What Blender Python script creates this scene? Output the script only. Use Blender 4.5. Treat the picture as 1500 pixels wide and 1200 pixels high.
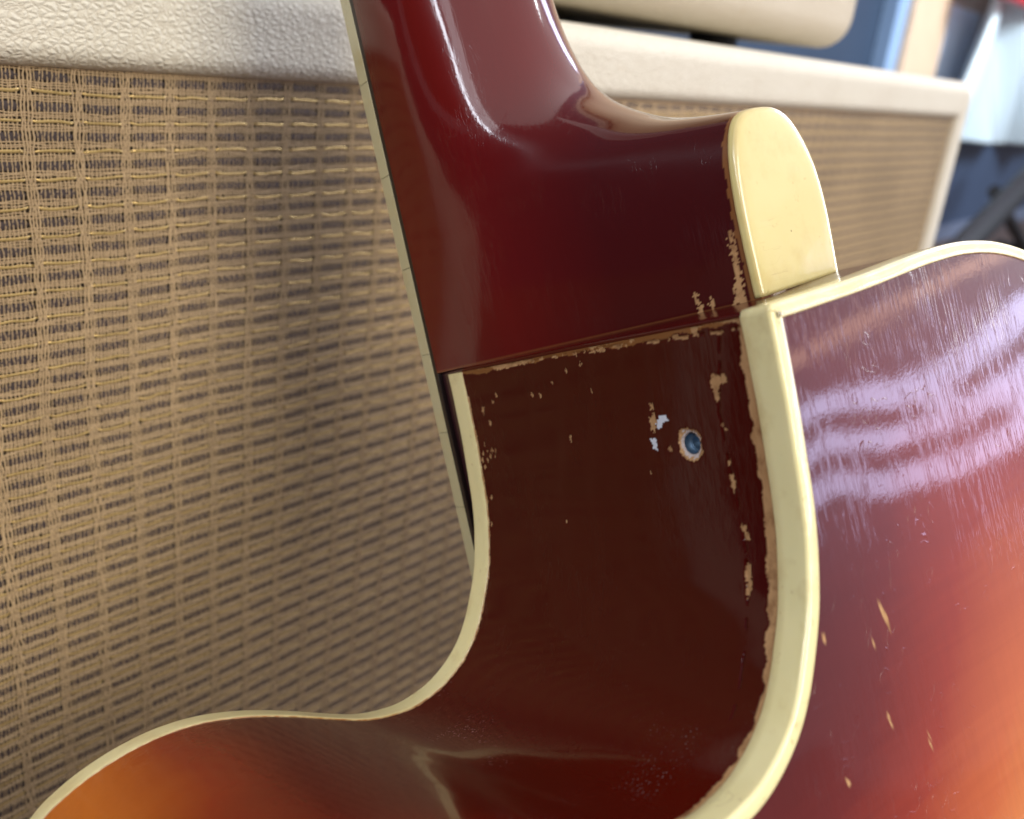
import bpy, math, random
import numpy as np
from mathutils import Matrix, Vector

for o in list(bpy.data.objects): bpy.data.objects.remove(o)
scene = bpy.context.scene
COL = scene.collection
ZF = 0.510                      # height of the camera above the floor (metres)
MM = 0.001

# ------------------------------------------------------------------ camera
W = Matrix(((0.63907663, -0.76170861, 0.10668202),
            (0.20765729, 0.30442515, 0.92962562),
            (-0.74058053, -0.5719487, 0.35272533)))      # world axes seen from the camera
cam = bpy.data.cameras.new('camera'); camo = bpy.data.objects.new('camera', cam); COL.objects.link(camo)
camo.matrix_world = Matrix.Translation((0, 0, ZF)) @ W.transposed().to_4x4()
cam.sensor_width = 36; cam.lens = 1410 / 1500 * 36
cam.clip_start = 0.01; cam.clip_end = 100
cam.dof.use_dof = True; cam.dof.focus_distance = 0.174; cam.dof.aperture_fstop = 18
scene.camera = camo

# ------------------------------------------------------------------ world, lamps, exposure
w = bpy.data.worlds.new('World'); scene.world = w; w.use_nodes = True
bg = w.node_tree.nodes['Background']; bg.inputs[0].default_value = (0.90, 0.84, 0.96, 1); bg.inputs[1].default_value = 0.34
scene.view_settings.view_transform = 'Standard'; scene.view_settings.look = 'None'
scene.view_settings.exposure = 0; scene.view_settings.gamma = 1

def area(name, loc, target, sx, sy, power, col):
    l = bpy.data.lights.new(name, 'AREA'); l.shape = 'RECTANGLE'; l.size = sx; l.size_y = sy
    l.energy = power; l.color = col
    o = bpy.data.objects.new(name, l); COL.objects.link(o); o.location = loc
    d = Vector(target) - Vector(loc); o.rotation_euler = d.to_track_quat('-Z', 'Y').to_euler()
    return o
T = (0.20, 0.10, 0.50)
# the shop window behind the camera: bright panes with dark rails between them
def pane(a0, a1, z0, z1, rad, col=(0.62, 0.64, 1.0), name='window_light'):
    """one bright pane of the shop window; a runs along the window, metres"""
    c = Vector((1.75, -1.75, 0)) + Vector((0.7433, 0.6690, 0)) * ((a0 + a1) / 2); c.z = (z0 + z1) / 2
    area(name, c, (c.x - 0.669, c.y + 0.7433, c.z), a1 - a0, z1 - z0, math.pi * (a1 - a0) * (z1 - z0) * rad, col)
Z0 = 0.74
pane(-.75, .75, Z0, Z0 + .055, 7)
pane(-.75, -.28, Z0 + .055, Z0 + .103, 7); pane(.30, .75, Z0 + .055, Z0 + .103, 7)
pane(-.75, .75, Z0 + .103, Z0 + .150, 7.5)
pane(-.75, -.42, Z0 + .150, Z0 + .195, 7.5); pane(.10, .20, Z0 + .150, Z0 + .195, 7.5); pane(.62, .75, Z0 + .150, Z0 + .195, 7.5)
pane(-.75, .75, Z0 + .195, Z0 + .250, 8)
pane(-.45, -.12, Z0 + .44, Z0 + .56, 2.6); pane(.05, .38, Z0 + .46, Z0 + .60, 2.2)
pane(-.8, .8, Z0 + .345, Z0 + .385, 3.2, (1.0, 0.60, 0.40), 'beam_reflection_lamp')  # added warm strip standing in for a wooden beam mirrored in the back
# the pale lit ceiling, and the long lamps along its left and right sides
area('ceiling_light', (0.2, -0.3, 2.65), (0.2, -0.299, 0.0), 7.0, 7.0, math.pi * 49 * 0.92, (1.0, 0.97, 0.95))
area('strip_light', (-3.1, 0.4, 2.0), (0.2, 0.1, 0.6), 5.0, 0.13, math.pi * 0.65 * 26, (0.86, 0.91, 1.0))
area('strip_light', (-3.1, 0.4, 2.38), (0.2, 0.1, 0.6), 5.0, 0.55, math.pi * 2.75 * 4.0, (0.96, 0.95, 1.0))
area('side_window', (-3.0, 2.95, 1.50), (0.2, 0.1, 0.6), 2.3, 0.74, math.pi * 1.7 * 7, (0.86, 0.90, 1.0))
area('strip_light', (3.9, 0.1, 2.3), (0.2, 0.1, 0.6), 4.0, 0.42, math.pi * 1.68 * 9, (0.70, 0.74, 1.0))
area('key_lamp', (-0.15, -1.65, 1.41), T, 0.85, 0.85, 29, (1.0, 0.90, 0.74))
area('cabinet_fill', (2.3, -0.9, 1.0), (0.7, 0.2, 0.45), 0.5, 0.5, 9, (0.95, 0.96, 1.0))  # added fill, brightens the far end of the cabinet grille
area('sheet_fill', (3.2, -1.3, 2.2), (4.0, 0.95, 0.6), 1.0, 1.0, 120, (0.90, 0.96, 1.0))  # added fill aimed at the plastic sheet to brighten it

# ------------------------------------------------------------------ helpers
def new_mat(name): 
    m = bpy.data.materials.new(name); m.use_nodes = True
    return m, m.node_tree, m.node_tree.nodes, m.node_tree.links, m.node_tree.nodes['Principled BSDF']
def setp(b, **k):
    for a, v in k.items():
        s = b.inputs[a.replace('_', ' ')]
        s.default_value = (*v, 1) if isinstance(v, tuple) and len(v) == 3 and len(s.default_value) == 4 else v
def node(N, t, **k):
    n = N.new(t)
    for a, v in k.items(): setattr(n, a, v)
    return n
def noise(N, L, coord, scale, detail=3, rough=0.5, stretch=None, dist=0):
    n = N.new('ShaderNodeTexNoise'); n.inputs['Scale'].default_value = scale
    n.inputs['Detail'].default_value = detail; n.inputs['Roughness'].default_value = rough
    n.inputs['Distortion'].default_value = dist
    if stretch:
        m = N.new('ShaderNodeMapping'); m.inputs['Scale'].default_value = stretch
        L.new(coord, m.inputs['Vector']); coord = m.outputs[0]
    L.new(coord, n.inputs['Vector']); return n.outputs['Fac']
def ramp(N, L, fac, stops, interp='LINEAR'):
    r = N.new('ShaderNodeValToRGB'); e = r.color_ramp.elements; r.color_ramp.interpolation = interp
    while len(e) < len(stops): e.new(0.5)
    for i, (p, c) in enumerate(stops):
        e[i].position = p; e[i].color = (*c, 1) if isinstance(c, tuple) else (c, c, c, 1)
    L.new(fac, r.inputs[0]); return r.outputs[0]
def mixc(N, L, fac, a, b):
    m = N.new('ShaderNodeMix'); m.data_type = 'RGBA'
    for s, v in ((m.inputs[0], fac), (m.inputs[6], a), (m.inputs[7], b)):
        if isinstance(v, (int, float)): s.default_value = v
        elif isinstance(v, tuple): s.default_value = (*v, 1)
        else: L.new(v, s)
    return m.outputs[2]
def math_(N, L, op, a, b=0.5, clamp=False):
    m = N.new('ShaderNodeMath'); m.operation = op; m.use_clamp = clamp
    for s, v in ((m.inputs[0], a), (m.inputs[1], b)):
        if isinstance(v, (int, float)): s.default_value = v
        else: L.new(v, s)
    return m.outputs[0]
def bump(N, L, h, strength, dist, normal=None):
    b = N.new('ShaderNodeBump'); b.inputs['Strength'].default_value = strength; b.inputs['Distance'].default_value = dist
    L.new(h, b.inputs['Height'])
    if normal is not None: L.new(normal, b.inputs['Normal'])
    return b.outputs[0]
def attr(N, name):
    a = N.new('ShaderNodeAttribute'); a.attribute_name = name; return a.outputs['Fac']

def mesh_obj(name, V, F, mat, parent=None, smooth=True, attrs=None, mats=None, fm=None):
    me = bpy.data.meshes.new(name)
    V = np.asarray(V, dtype=np.float32)
    if isinstance(F, np.ndarray):
        n = F.shape[1]
        me.vertices.add(len(V)); me.vertices.foreach_set('co', V.ravel())
        me.loops.add(F.size); me.loops.foreach_set('vertex_index', F.astype(np.int32).ravel())
        me.polygons.add(len(F)); me.polygons.foreach_set('loop_start', np.arange(0, F.size, n, dtype=np.int32))
        me.update(calc_edges=True)
    else:
        me.from_pydata([tuple(map(float, v)) for v in V], [], F)
    me.materials.append(mat)
    for m in (mats or []): me.materials.append(m)
    if fm is not None: me.polygons.foreach_set('material_index', np.asarray(fm, dtype=np.int32))
    me.polygons.foreach_set('use_smooth', [smooth] * len(me.polygons))
    for k, v in (attrs or {}).items():
        a = me.attributes.new(k, 'FLOAT', 'POINT'); a.data.foreach_set('value', np.asarray(v, dtype=np.float32).ravel())
    me.validate(); me.update()
    o = bpy.data.objects.new(name, me); COL.objects.link(o)
    if parent: o.parent = parent
    return o
def empty(name, loc, label, cat, group=None, mat=None):
    o = bpy.data.objects.new(name, None); COL.objects.link(o); o.empty_display_size = 0.02
    if mat is not None: o.matrix_world = mat
    else: o.location = loc
    tag(o, label, cat, group); return o
def tag(o, label=None, cat=None, group=None, kind=None):
    if label: o['label'] = label
    if cat: o['category'] = cat
    if group: o['group'] = group
    if kind: o['kind'] = kind
    return o
def grid_faces(nu, nv, closed_u=False, closed_v=False):
    i = np.arange(nu if closed_u else nu - 1)[:, None]; j = np.arange(nv if closed_v else nv - 1)[None]
    a = i * nv + j; b = ((i + 1) % nu) * nv + j; c = ((i + 1) % nu) * nv + (j + 1) % nv; d = i * nv + (j + 1) % nv
    return np.stack([a, b, c, d], -1).reshape(-1, 4)
def box(x0, x1, y0, y1, z0, z1, r=0.0):
    """a box with chamfered edges: verts, faces"""
    import bmesh
    bm = bmesh.new(); bmesh.ops.create_cube(bm, size=1)
    for v in bm.verts:
        v.co = ((x0 + x1) / 2 + v.co.x * (x1 - x0), (y0 + y1) / 2 + v.co.y * (y1 - y0), (z0 + z1) / 2 + v.co.z * (z1 - z0))
    if r: bmesh.ops.bevel(bm, geom=bm.edges[:], offset=r, segments=3, profile=0.5, affect='EDGES')
    bm.verts.index_update()
    V = [tuple(v.co) for v in bm.verts]; F = [[v.index for v in f.verts] for f in bm.faces]; bm.free(); return V, F
def join(parts):
    V = []; F = []
    for v, f in parts:
        o = len(V); V += list(v); F += [[i + o for i in q] for q in f]
    return V, F
def bar(p, q, r, n=12):
    p = np.array(p, float); q = np.array(q, float); d = (q - p) / np.linalg.norm(q - p)
    a = np.cross(d, (0.3, 0.5, 0.81)); a /= np.linalg.norm(a); b = np.cross(d, a)
    V = []
    for e in (p, q):
        for k in range(n):
            t = 2 * math.pi * k / n; V.append(tuple(e + r * (a * math.cos(t) + b * math.sin(t))))
    F = [[k, (k + 1) % n, n + (k + 1) % n, n + k] for k in range(n)] + [list(range(n))[::-1], list(range(n, 2 * n))]
    return V, F
def vnoise(x, y, seed=0):
    """smooth lattice noise 0..1 for numpy arrays"""
    xi = np.floor(x).astype(np.int64); yi = np.floor(y).astype(np.int64); fx = x - xi; fy = y - yi
    def h(a, b):
        s = np.sin(a * 127.1 + b * 311.7 + seed * 74.7) * 43758.5453
        return s - np.floor(s)
    fx = fx * fx * (3 - 2 * fx); fy = fy * fy * (3 - 2 * fy)
    return (h(xi, yi) * (1 - fx) + h(xi + 1, yi) * fx) * (1 - fy) + (h(xi, yi + 1) * (1 - fx) + h(xi + 1, yi + 1) * fx) * fy
def sm(a, b, z):
    t = np.clip((z - a) / (b - a), 0, 1); return t * t * (3 - 2 * t)
def inpoly(x, y, P):
    r = np.zeros(x.shape, bool); n = len(P)
    for i in range(n):
        x0, y0 = P[i]; x1, y1 = P[(i + 1) % n]
        if y0 == y1: continue
        c = ((y0 > y) != (y1 > y)) & (x < (x1 - x0) * (y - y0) / (y1 - y0) + x0); r ^= c
    return r

# ------------------------------------------------------------------ materials: guitar
BARE = (0.50, 0.27, 0.115)
def lacquer(name, basefn, chip=True, crackle=0.0, wave=0.0, grain=True, dust=0.0, rough=0.10, coat=.85, spec=.12, scratch=.35):
    m, t, N, L, b = new_mat(name)
    co = N.new('ShaderNodeTexCoord').outputs['Object']
    base = basefn(N, L, co)
    # wood grain running with the neck
    g = noise(N, L, co, 1.0, 4, 0.6, (900, 900, 45))
    base = mixc(N, L, math_(N, L, 'MULTIPLY', g, 0.35), base, mixc(N, L, 0.5, base, (0.02, 0.003, 0.002)))
    nrm = None
    lo = noise(N, L, co, 110, 2, 0.4)
    nrm = bump(N, L, lo, wave, 0.0010) if wave else None
    if crackle:
        # fine lines of finish checking, running up and down
        c1 = noise(N, L, co, 1.0, 2, 0.5, (1300, 1300, 75), 0.4)
        ln = ramp(N, L, c1, [(0.455, 0.0), (0.497, 1.0), (0.54, 0.0)])
        msk = ramp(N, L, noise(N, L, co, 55, 2, 0.5), [(0.38, 0.0), (0.6, 1.0)])
        ln2 = math_(N, L, 'MULTIPLY', ln, msk)
        nrm = bump(N, L, ln2, crackle, 0.00010, nrm)
    fine = noise(N, L, co, 1400, 3, 0.6)
    nrm = bump(N, L, fine, 0.05, 0.00008, nrm)
    # hairline scratches
    sc = noise(N, L, co, 1.0, 1, 0.5, (260, 700, 130), 1.2)
    sl = ramp(N, L, sc, [(0.494, 0.0), (0.5, 1.0), (0.506, 0.0)])
    sm_ = ramp(N, L, noise(N, L, co, 90, 2), [(0.54, 0.0), (0.62, 1.0)])
    scr = math_(N, L, 'MULTIPLY', sl, sm_)
    nrm = bump(N, L, scr, scratch, 0.00010, nrm)
    rg = math_(N, L, 'ADD', math_(N, L, 'MULTIPLY', noise(N, L, co, 60, 4), 0.10), rough)
    if dust:
        d = noise(N, L, co, 1900, 2, 0.5)
        dd = ramp(N, L, d, [(0.63, 0.0), (0.67, 1.0)])
        dm = ramp(N, L, noise(N, L, co, 70, 3, 0.6), [(0.54, 0.0), (0.72, 1.0)])
        dz = math_(N, L, 'MULTIPLY', math_(N, L, 'MULTIPLY', dd, dm), math_(N, L, 'MULTIPLY', attr(N, 'dust'), dust * 0.45))
        base = mixc(N, L, dz, base, (0.42, 0.40, 0.40))
    if chip:
        ca = attr(N, 'chip'); pa = attr(N, 'pale')
        wv = noise(N, L, co, 1.0, 4, 0.6, (500, 500, 120))
        wood = mixc(N, L, wv, (0.27, 0.13, 0.05), (0.60, 0.38, 0.19))
        edge_ = ramp(N, L, ca, [(0.25, 0.0), (0.55, 1.0), (0.95, 0.0)])
        dirt = ramp(N, L, noise(N, L, co, 380, 4, .65), [(.5, 0.0), (.72, .7)])
        wood = mixc(N, L, dirt, wood, (0.14, 0.055, 0.022))
        base = mixc(N, L, ca, base, wood)
        base = mixc(N, L, pa, base, (0.62, 0.66, 0.74))
        wear = math_(N, L, 'MAXIMUM', ca, pa)
        L.new(math_(N, L, 'SUBTRACT', coat, math_(N, L, 'MULTIPLY', wear, coat)), b.inputs['Coat Weight'])
        rg = math_(N, L, 'ADD', rg, math_(N, L, 'MULTIPLY', wear, 0.6))
    else:
        b.inputs['Coat Weight'].default_value = 1.0
    L.new(base, b.inputs['Base Color']); L.new(rg, b.inputs['Roughness'])
    b.inputs['Coat Roughness'].default_value = 0.03
    b.inputs['Specular IOR Level'].default_value = spec
    L.new(nrm, b.inputs['Normal']); L.new(nrm, b.inputs['Coat Normal'])
    return m
def rib_base(N, L, co):
    t = attr(N, 'tint')
    c = ramp(N, L, t, [(0.0, (0.056, 0.0028, 0.0011)), (0.3, (0.10, 0.006, 0.002)), (0.62, (0.25, 0.022, 0.002)), (1.0, (0.56, 0.135, 0.006))])
    return mixc(N, L, attr(N, 'amber'), c, (0.25, 0.105, 0.032))
def back_base(N, L, co):
    t = attr(N, 'inset')
    fl = noise(N, L, co, 1.0, 3, 0.5, (30, 30, 330), 0.8)
    t2 = math_(N, L, 'ADD', t, math_(N, L, 'MULTIPLY', math_(N, L, 'SUBTRACT', fl, 0.5), 0.07))
    return ramp(N, L, t2, [(0.0, (0.085, 0.009, 0.009)), (0.16, (0.13, 0.014, 0.012)), (0.33, (0.27, 0.034, 0.018)), (0.50, (0.50, 0.12, 0.042)), (0.75, (0.80, 0.33, 0.10))])
def neck_base(N, L, co):
    s = N.new('ShaderNodeSeparateXYZ'); L.new(co, s.inputs[0])
    z = math_(N, L, 'MULTIPLY', s.outputs['Y'], 1000 / 75, True)
    c = ramp(N, L, z, [(0.0, (0.10, 0.005, 0.002)), (0.16, (0.115, 0.0035, 0.0025)), (0.5, (0.058, 0.0035, 0.003)), (1.0, (0.045, 0.004, 0.003))])
    return mixc(N, L, attr(N, 'amber'), c, (0.25, 0.105, 0.032))
M_rib = lacquer('dark_lacquer_side', rib_base, True, 0.06, 0.0, dust=1.0, rough=0.14, coat=.38, spec=.04)
M_back = lacquer('sunburst_lacquer_back', back_base, True, 0.15, 0.016, dust=0.0, rough=0.30, coat=.95, spec=.25)
M_neck = lacquer('cherry_lacquer_neck', neck_base, True, 0.035, 0.0, dust=0.0, rough=0.12, scratch=.14)

def binding_mat(name, c0, c1, edge=True):
    m, t, N, L, b = new_mat(name)
    co = N.new('ShaderNodeTexCoord').outputs['Object']
    n1 = noise(N, L, co, 45, 3, 0.5)
    c = mixc(N, L, n1, c0, c1)
    n2 = ramp(N, L, noise(N, L, co, 420, 3, 0.6), [(0.66, 0.0), (0.74, 1.0)])
    c = mixc(N, L, math_(N, L, 'MULTIPLY', n2, 0.45), c, (0.42, 0.25, 0.07))
    if edge:
        e = attr(N, 'grime')
        e2 = math_(N, L, 'MULTIPLY', e, ramp(N, L, noise(N, L, co, 500, 3, 0.6), [(0.25, 0.35), (0.6, 1.0)]))
        c = mixc(N, L, e2, c, (0.30, 0.115, 0.022))
    st = ramp(N, L, noise(N, L, co, 95, 4, 0.65), [(0.52, 0.0), (0.78, 0.55)])
    c = mixc(N, L, st, c, (0.50, 0.36, 0.12))
    hc = ramp(N, L, noise(N, L, co, 1.0, 2, 0.5, (70, 260, 420), 0.8), [(0.494, 0.0), (0.5, 1.0), (0.506, 0.0)])
    hm = ramp(N, L, noise(N, L, co, 60, 2), [(0.55, 0.0), (0.65, 1.0)])
    c = mixc(N, L, math_(N, L, 'MULTIPLY', math_(N, L, 'MULTIPLY', hc, hm), 0.6), c, (0.30, 0.19, 0.06))
    L.new(c, b.inputs['Base Color'])
    setp(b, Roughness=0.28, Coat_Weight=0.8, Coat_Roughness=0.08, Subsurface_Weight=0.15, Subsurface_Scale=0.001)
    b.inputs['Subsurface Radius'].default_value = (1, 0.8, 0.4)
    nrm = bump(N, L, noise(N, L, co, 160, 2), 0.12, 0.0006)
    nrm = bump(N, L, noise(N, L, co, 1500, 2), 0.10, 0.00008, nrm)
    L.new(nrm, b.inputs['Normal']); L.new(nrm, b.inputs['Coat Normal'])
    return m
M_bind = binding_mat('aged_cream_binding', (0.78, 0.71, 0.35), (0.84, 0.78, 0.45))
M_cap = binding_mat('aged_cream_heel_cap', (0.58, 0.50, 0.20), (0.66, 0.57, 0.26))
M_fbind = binding_mat('aged_fretboard_binding', (0.50, 0.46, 0.26), (0.58, 0.54, 0.33), False)
m, t, N, L, b = new_mat('dark_rosewood'); setp(b, Base_Color=(0.012, 0.006, 0.006), Roughness=0.35); M_rose = m
m, t, N, L, b = new_mat('dark_purple_wood'); setp(b, Base_Color=(0.035, 0.008, 0.012), Roughness=0.3, Coat_Weight=0.6); M_tongue = m
m, t, N, L, b = new_mat('dull_steel_insert'); setp(b, Base_Color=(0.13, 0.21, 0.30), Roughness=0.5, Metallic=0.85); M_steel = m
m, t, N, L, b = new_mat('spruce_top'); setp(b, Base_Color=(0.30, 0.06, 0.012), Roughness=0.2, Coat_Weight=1.0); M_top = m

# ------------------------------------------------------------------ guitar outline (mm, x towards the camera side, z up the neck)
CUT = [(0, 0), (0.2, -5.2), (0.5, -10.4), (0.9, -16), (1.5, -21.8), (2.2, -28), (3.4, -33.8), (4.9, -38.9), (6.4, -42.8), (8.8, -47.3), (11.6, -51.7), (14.8, -55.3), (18.8, -58.2), (23.5, -60.3), (29, -61.3), (34, -61.1), (39.7, -59.7), (45.3, -57.1), (53, -53), (61, -49.3), (68.5, -46.9), (74.5, -46), (80.2, -46), (86, -46.8), (91.5, -48.3), (97, -51), (105, -57.5), (113, -69), (118, -86), (119, -110), (113, -150), (105, -190)]
REST = [(105, -210), (125, -265), (156, -330), (161, -400), (121, -465), (46, -500), (-27, -508), (-100, -500), (-175, -465), (-215, -400), (-210, -330), (-175, -260), (-155, -210), (-160, -170), (-170, -115), (-165, -85), (-145, -50), (-117, -28), (-96, -15.0), (-80, -7.0), (-67, -1.9), (-55, 0.6), (-42, 1.15), (-22, 0.3), (0, 0)]
def catmull(P, n=64):
    P = np.array(P, float); Q = np.vstack([2 * P[0] - P[1], P, 2 * P[-1] - P[-2]]); o = []
    for i in range(len(P) - 1):
        p0, p1, p2, p3 = Q[i:i + 4]; t = np.linspace(0, 1, n, endpoint=False)[:, None]
        o.append(.5 * ((2 * p1) + (-p0 + p2) * t + (2 * p0 - 5 * p1 + 4 * p2 - p3) * t * t + (-p0 + 3 * p1 - 3 * p2 + p3) * t ** 3))
    return np.vstack(o + [P[-1:]])
def arclen(C): return np.r_[0, np.cumsum(np.linalg.norm(np.diff(C, axis=0), axis=1))]
cut = catmull(CUT); cs = arclen(cut)
rest = catmull([CUT[-1]] + REST); rs = arclen(rest)
def cutp(s): return np.stack([np.interp(s, cs, cut[:, 0]), np.interp(s, cs, cut[:, 1])], 1)
def restp(s): return np.stack([np.interp(s, rs, rest[:, 0]), np.interp(s, rs, rest[:, 1])], 1)
RC = 0.7                                                            # tiny radius of the body corner
U_FINE = 205.0
u1 = np.r_[np.arange(RC, 118.0, 0.2), np.arange(118.0, U_FINE, 0.45)]; p1 = cutp(u1)
u2 = np.arange(U_FINE, cs[-1], 1.5); p2 = cutp(u2)
RL = rs[-1]
sr = np.r_[np.arange(1.5, RL - 90, 3.0), np.arange(RL - 90, RL - RC, 0.5)]
p3 = restp(sr)
aa = np.linspace(np.pi / 2, 0, 7)[1:-1]
arc = np.stack([-RC + RC * np.cos(aa), -RC + RC * np.sin(aa)], 1)   # rounded corner
OUT = np.vstack([p1, p2, p3, arc])                                  # closed loop, clockwise seen from the back
NF = len(p1)
UU = np.r_[u1, u2, cs[-1] + sr, np.full(len(arc), 0.0)]
tan_ = np.roll(OUT, -1, 0) - np.roll(OUT, 1, 0); tan_ /= np.linalg.norm(tan_, axis=1)[:, None]
# smooth the tangents along the loop a little (spline resampling jitter)
for _ in range(6):
    t2 = (np.roll(tan_, 1, 0) + 2 * tan_ + np.roll(tan_, -1, 0)) / 4
    k = np.ones(len(OUT), bool); k[:8] = False; k[-12:] = False
    tan_[k] = t2[k]; tan_ /= np.linalg.norm(tan_, axis=1)[:, None]
NRM = np.stack([-tan_[:, 1], tan_[:, 0]], 1)                        # outward for this direction

G = W.transposed() @ Matrix(((-0.784, 0.5696, -0.2467), (-0.252, 0.0711, 0.9651), (0.5673, 0.8188, 0.0878)))
G = G.to_quaternion().to_matrix()
O_cam = Vector((-10.53, 8.54, -200.62)) * MM
GM = Matrix.Translation(W.transposed() @ O_cam + Vector((0, 0, ZF))) @ G.to_4x4()
guitar = empty('guitar', None, 'old hollow body guitar in cherry sunburst with cream binding, leaning neck up against the cabinet', 'guitar', mat=GM)

# ------------------------------------------------------------------ the side, seen in the cutaway
POLY = [[[0.8, 10.0], [0.6, 13.0], [0.4, 25.0], [1.2, 25.2], [1.6, 20.2], [1.6, 12.6]], [[0.2, 41.6], [0.0, 43.6], [0.0, 46.4], [0.0, 47.8], [0.8, 47.6], [0.6, 44.8], [1.2, 42.4], [0.8, 41.4]], [[1.4, 41.2], [1.4, 43.8], [1.6, 45.8], [2.0, 45.2], [1.7, 41.6]], [[1.2, 48.2], [1.4, 50.2], [2.0, 49.2], [1.8, 48.2]], [[0.4, 52.2], [0.6, 53.2], [1.4, 52.6], [1.2, 51.8]], [[1.6, 61.4], [1.2, 62.6], [2.2, 63.4], [2.3, 62.4]], [[0.2, 65.6], [0.2, 69.2], [0.8, 68.2], [1.2, 67.0], [2.2, 67.4], [2.2, 66.0], [1.2, 66.0]], [[2.0, 71.0], [2.1, 72.2], [2.6, 72.0], [2.4, 70.8]], [[1.2, 36.8], [1.2, 38.0], [1.8, 37.6], [1.6, 36.8]], [[0.0, 69.0], [0.2, 75.8], [1.9, 75.9], [1.2, 74.6], [0.7, 70.0]], [[8.4, 68.2], [8.6, 70.6], [9.4, 71.2], [10.0, 70.8], [9.8, 69.8], [10.6, 68.9], [12.2, 68.9], [12.4, 68.0], [10.8, 68.0], [10.0, 67.5]], [[11.6, 53.3], [11.6, 54.4], [12.6, 54.4], [12.6, 53.8]], [[13.4, 53.5], [13.4, 54.4], [14.6, 54.8], [15.4, 54.1], [16.8, 53.7], [16.2, 53.0], [14.6, 52.9]], [[15.8, 68.3], [15.8, 68.8], [17.0, 69.1], [17.0, 68.6]], [[21.41, 68.5], [21.41, 69.0], [22.21, 68.9], [22.21, 68.4]], [[23.61, 68.5], [23.61, 69.2], [25.01, 69.3], [26.81, 68.7], [25.41, 68.3]], [[31.21, 69.3], [31.41, 70.0], [32.81, 70.8], [33.61, 70.8], [33.41, 69.9]], [[37.01, 69.8], [37.21, 70.9], [39.01, 70.7], [40.61, 71.1], [42.21, 70.5], [41.81, 69.8], [39.81, 70.0], [38.61, 69.6]], [[8.6, 4.2], [8.6, 5.2], [10.2, 4.6], [9.8, 4.0]]]
PALE = [[[15.0, 54.4], [14.0, 55.4], [13.8, 57.0], [14.6, 57.4], [14.8, 56.2], [16.0, 55.2], [15.8, 54.2]], [[17.6, 52.3], [17.4, 53.6], [19.5, 53.7], [19.3, 52.8]]]
DOTS = [[12.0, 6.2], [7.8, 8.8], [6.4, 10.4], [7.8, 24.8], [7.6, 22.4], [5.8, 29.2], [16.4, 31.4], [31.81, 26.6], [4.2, 34.0], [3.4, 38.4], [19.61, 0.8], [17.8, 3.4], [17.8, 6.2], [17.6, 5.0], [18.81, 5.8], [19.61, 2.8], [16.2, 2.8], [23.21, 51.2], [8.4, 39.8], [19.41, 56.6], [18.2, 1.6], [21.0, 1.5], [18.9, 4.2], [27.6, 2.0], [33, 1.0]]
HU, HV = 18.75, 61.1                                                # the strap screw hole
rv = np.r_[0, np.arange(0.1, 76.0, 0.2), 76.0]
U, V = np.meshgrid(u1, rv, indexing='ij')
rng = np.random.RandomState(4)
wu = U + (vnoise(U * 3.1, V * 3.1, 1) - .5) * .55 + (vnoise(U * 8, V * 8, 2) - .5) * .22
wv = V + (vnoise(U * 3.1, V * 3.1, 3) - .5) * .55 + (vnoise(U * 8, V * 8, 4) - .5) * .22
chip = np.zeros(U.shape); pale = np.zeros(U.shape)
for P in POLY: chip[inpoly(wu, wv, P)] = 1
for P in PALE: pale[inpoly(wu, wv, P)] = 1
for k, (du, dv) in enumerate(DOTS):
    r = 0.20 + 0.16 * rng.rand()
    chip[((wu - du) / (r * 1.5)) ** 2 + ((wv - dv) / r) ** 2 < 1] = 1
# bare ragged strip beside the back binding, and a hairline one beside the front binding
edge_w = 0.55 + 1.35 * sm(1, 10, U) * (1 - .75 * sm(42, 58, U)) + (vnoise(U * .55, 0 * U, 7) - .5) * 1.0 + (vnoise(U * 2.2, V * .3, 8) - .5) * .3
chip[V > 76 - np.maximum(edge_w, 0.22) * (1 - .5 * sm(70, 90, U))] = 1
fw = 0.05 + .45 * (vnoise(U * .8, 0 * U, 9) > .58) * vnoise(U * 4, V, 10) + .2 * vnoise(U * 5, V, 11)
chip[(V < fw) & (U > 6) & (U < 112)] = 1
# worn amber line along the top edge with a crack a few millimetres below it
top_w = 1.55 + (vnoise(V * .35, 0 * V, 12) - .5) * .8 + (vnoise(V * 2, U, 13) - .5) * .3 - .25 * sm(60, 76, V)
amber = ((U < np.maximum(top_w, .9)) * 1.0)
crk = np.interp(V, [0, 2, 25, 47, 61, 75, 76], [0.4, 0.5, 1.15, 1.35, 1.9, 2.2, 2.2]) + (vnoise(V * .9, 0 * V, 14) - .5) * .3
on = vnoise(V * .55, 0 * V, 15) > .34
crackm = (np.abs(U - crk) < .13) & on
fleck = (np.abs(U - crk - .05) < .24) & (vnoise(V * 1.3, 0 * V, 16) > .70)
chip[fleck] = 1
# long crack running down beside the back binding
ck2 = np.interp(U, [2, 14, 25, 35, 47, 60], [71.6, 68.4, 68.9, 70.0, 70.4, 71.2]) + (vnoise(U * .7, 0 * U, 17) - .5) * .25
crack2 = (np.abs(V - ck2) < .12) & (U > 2) & (U < 60) & (vnoise(U * .5, 0 * U, 18) > .36)
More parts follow.
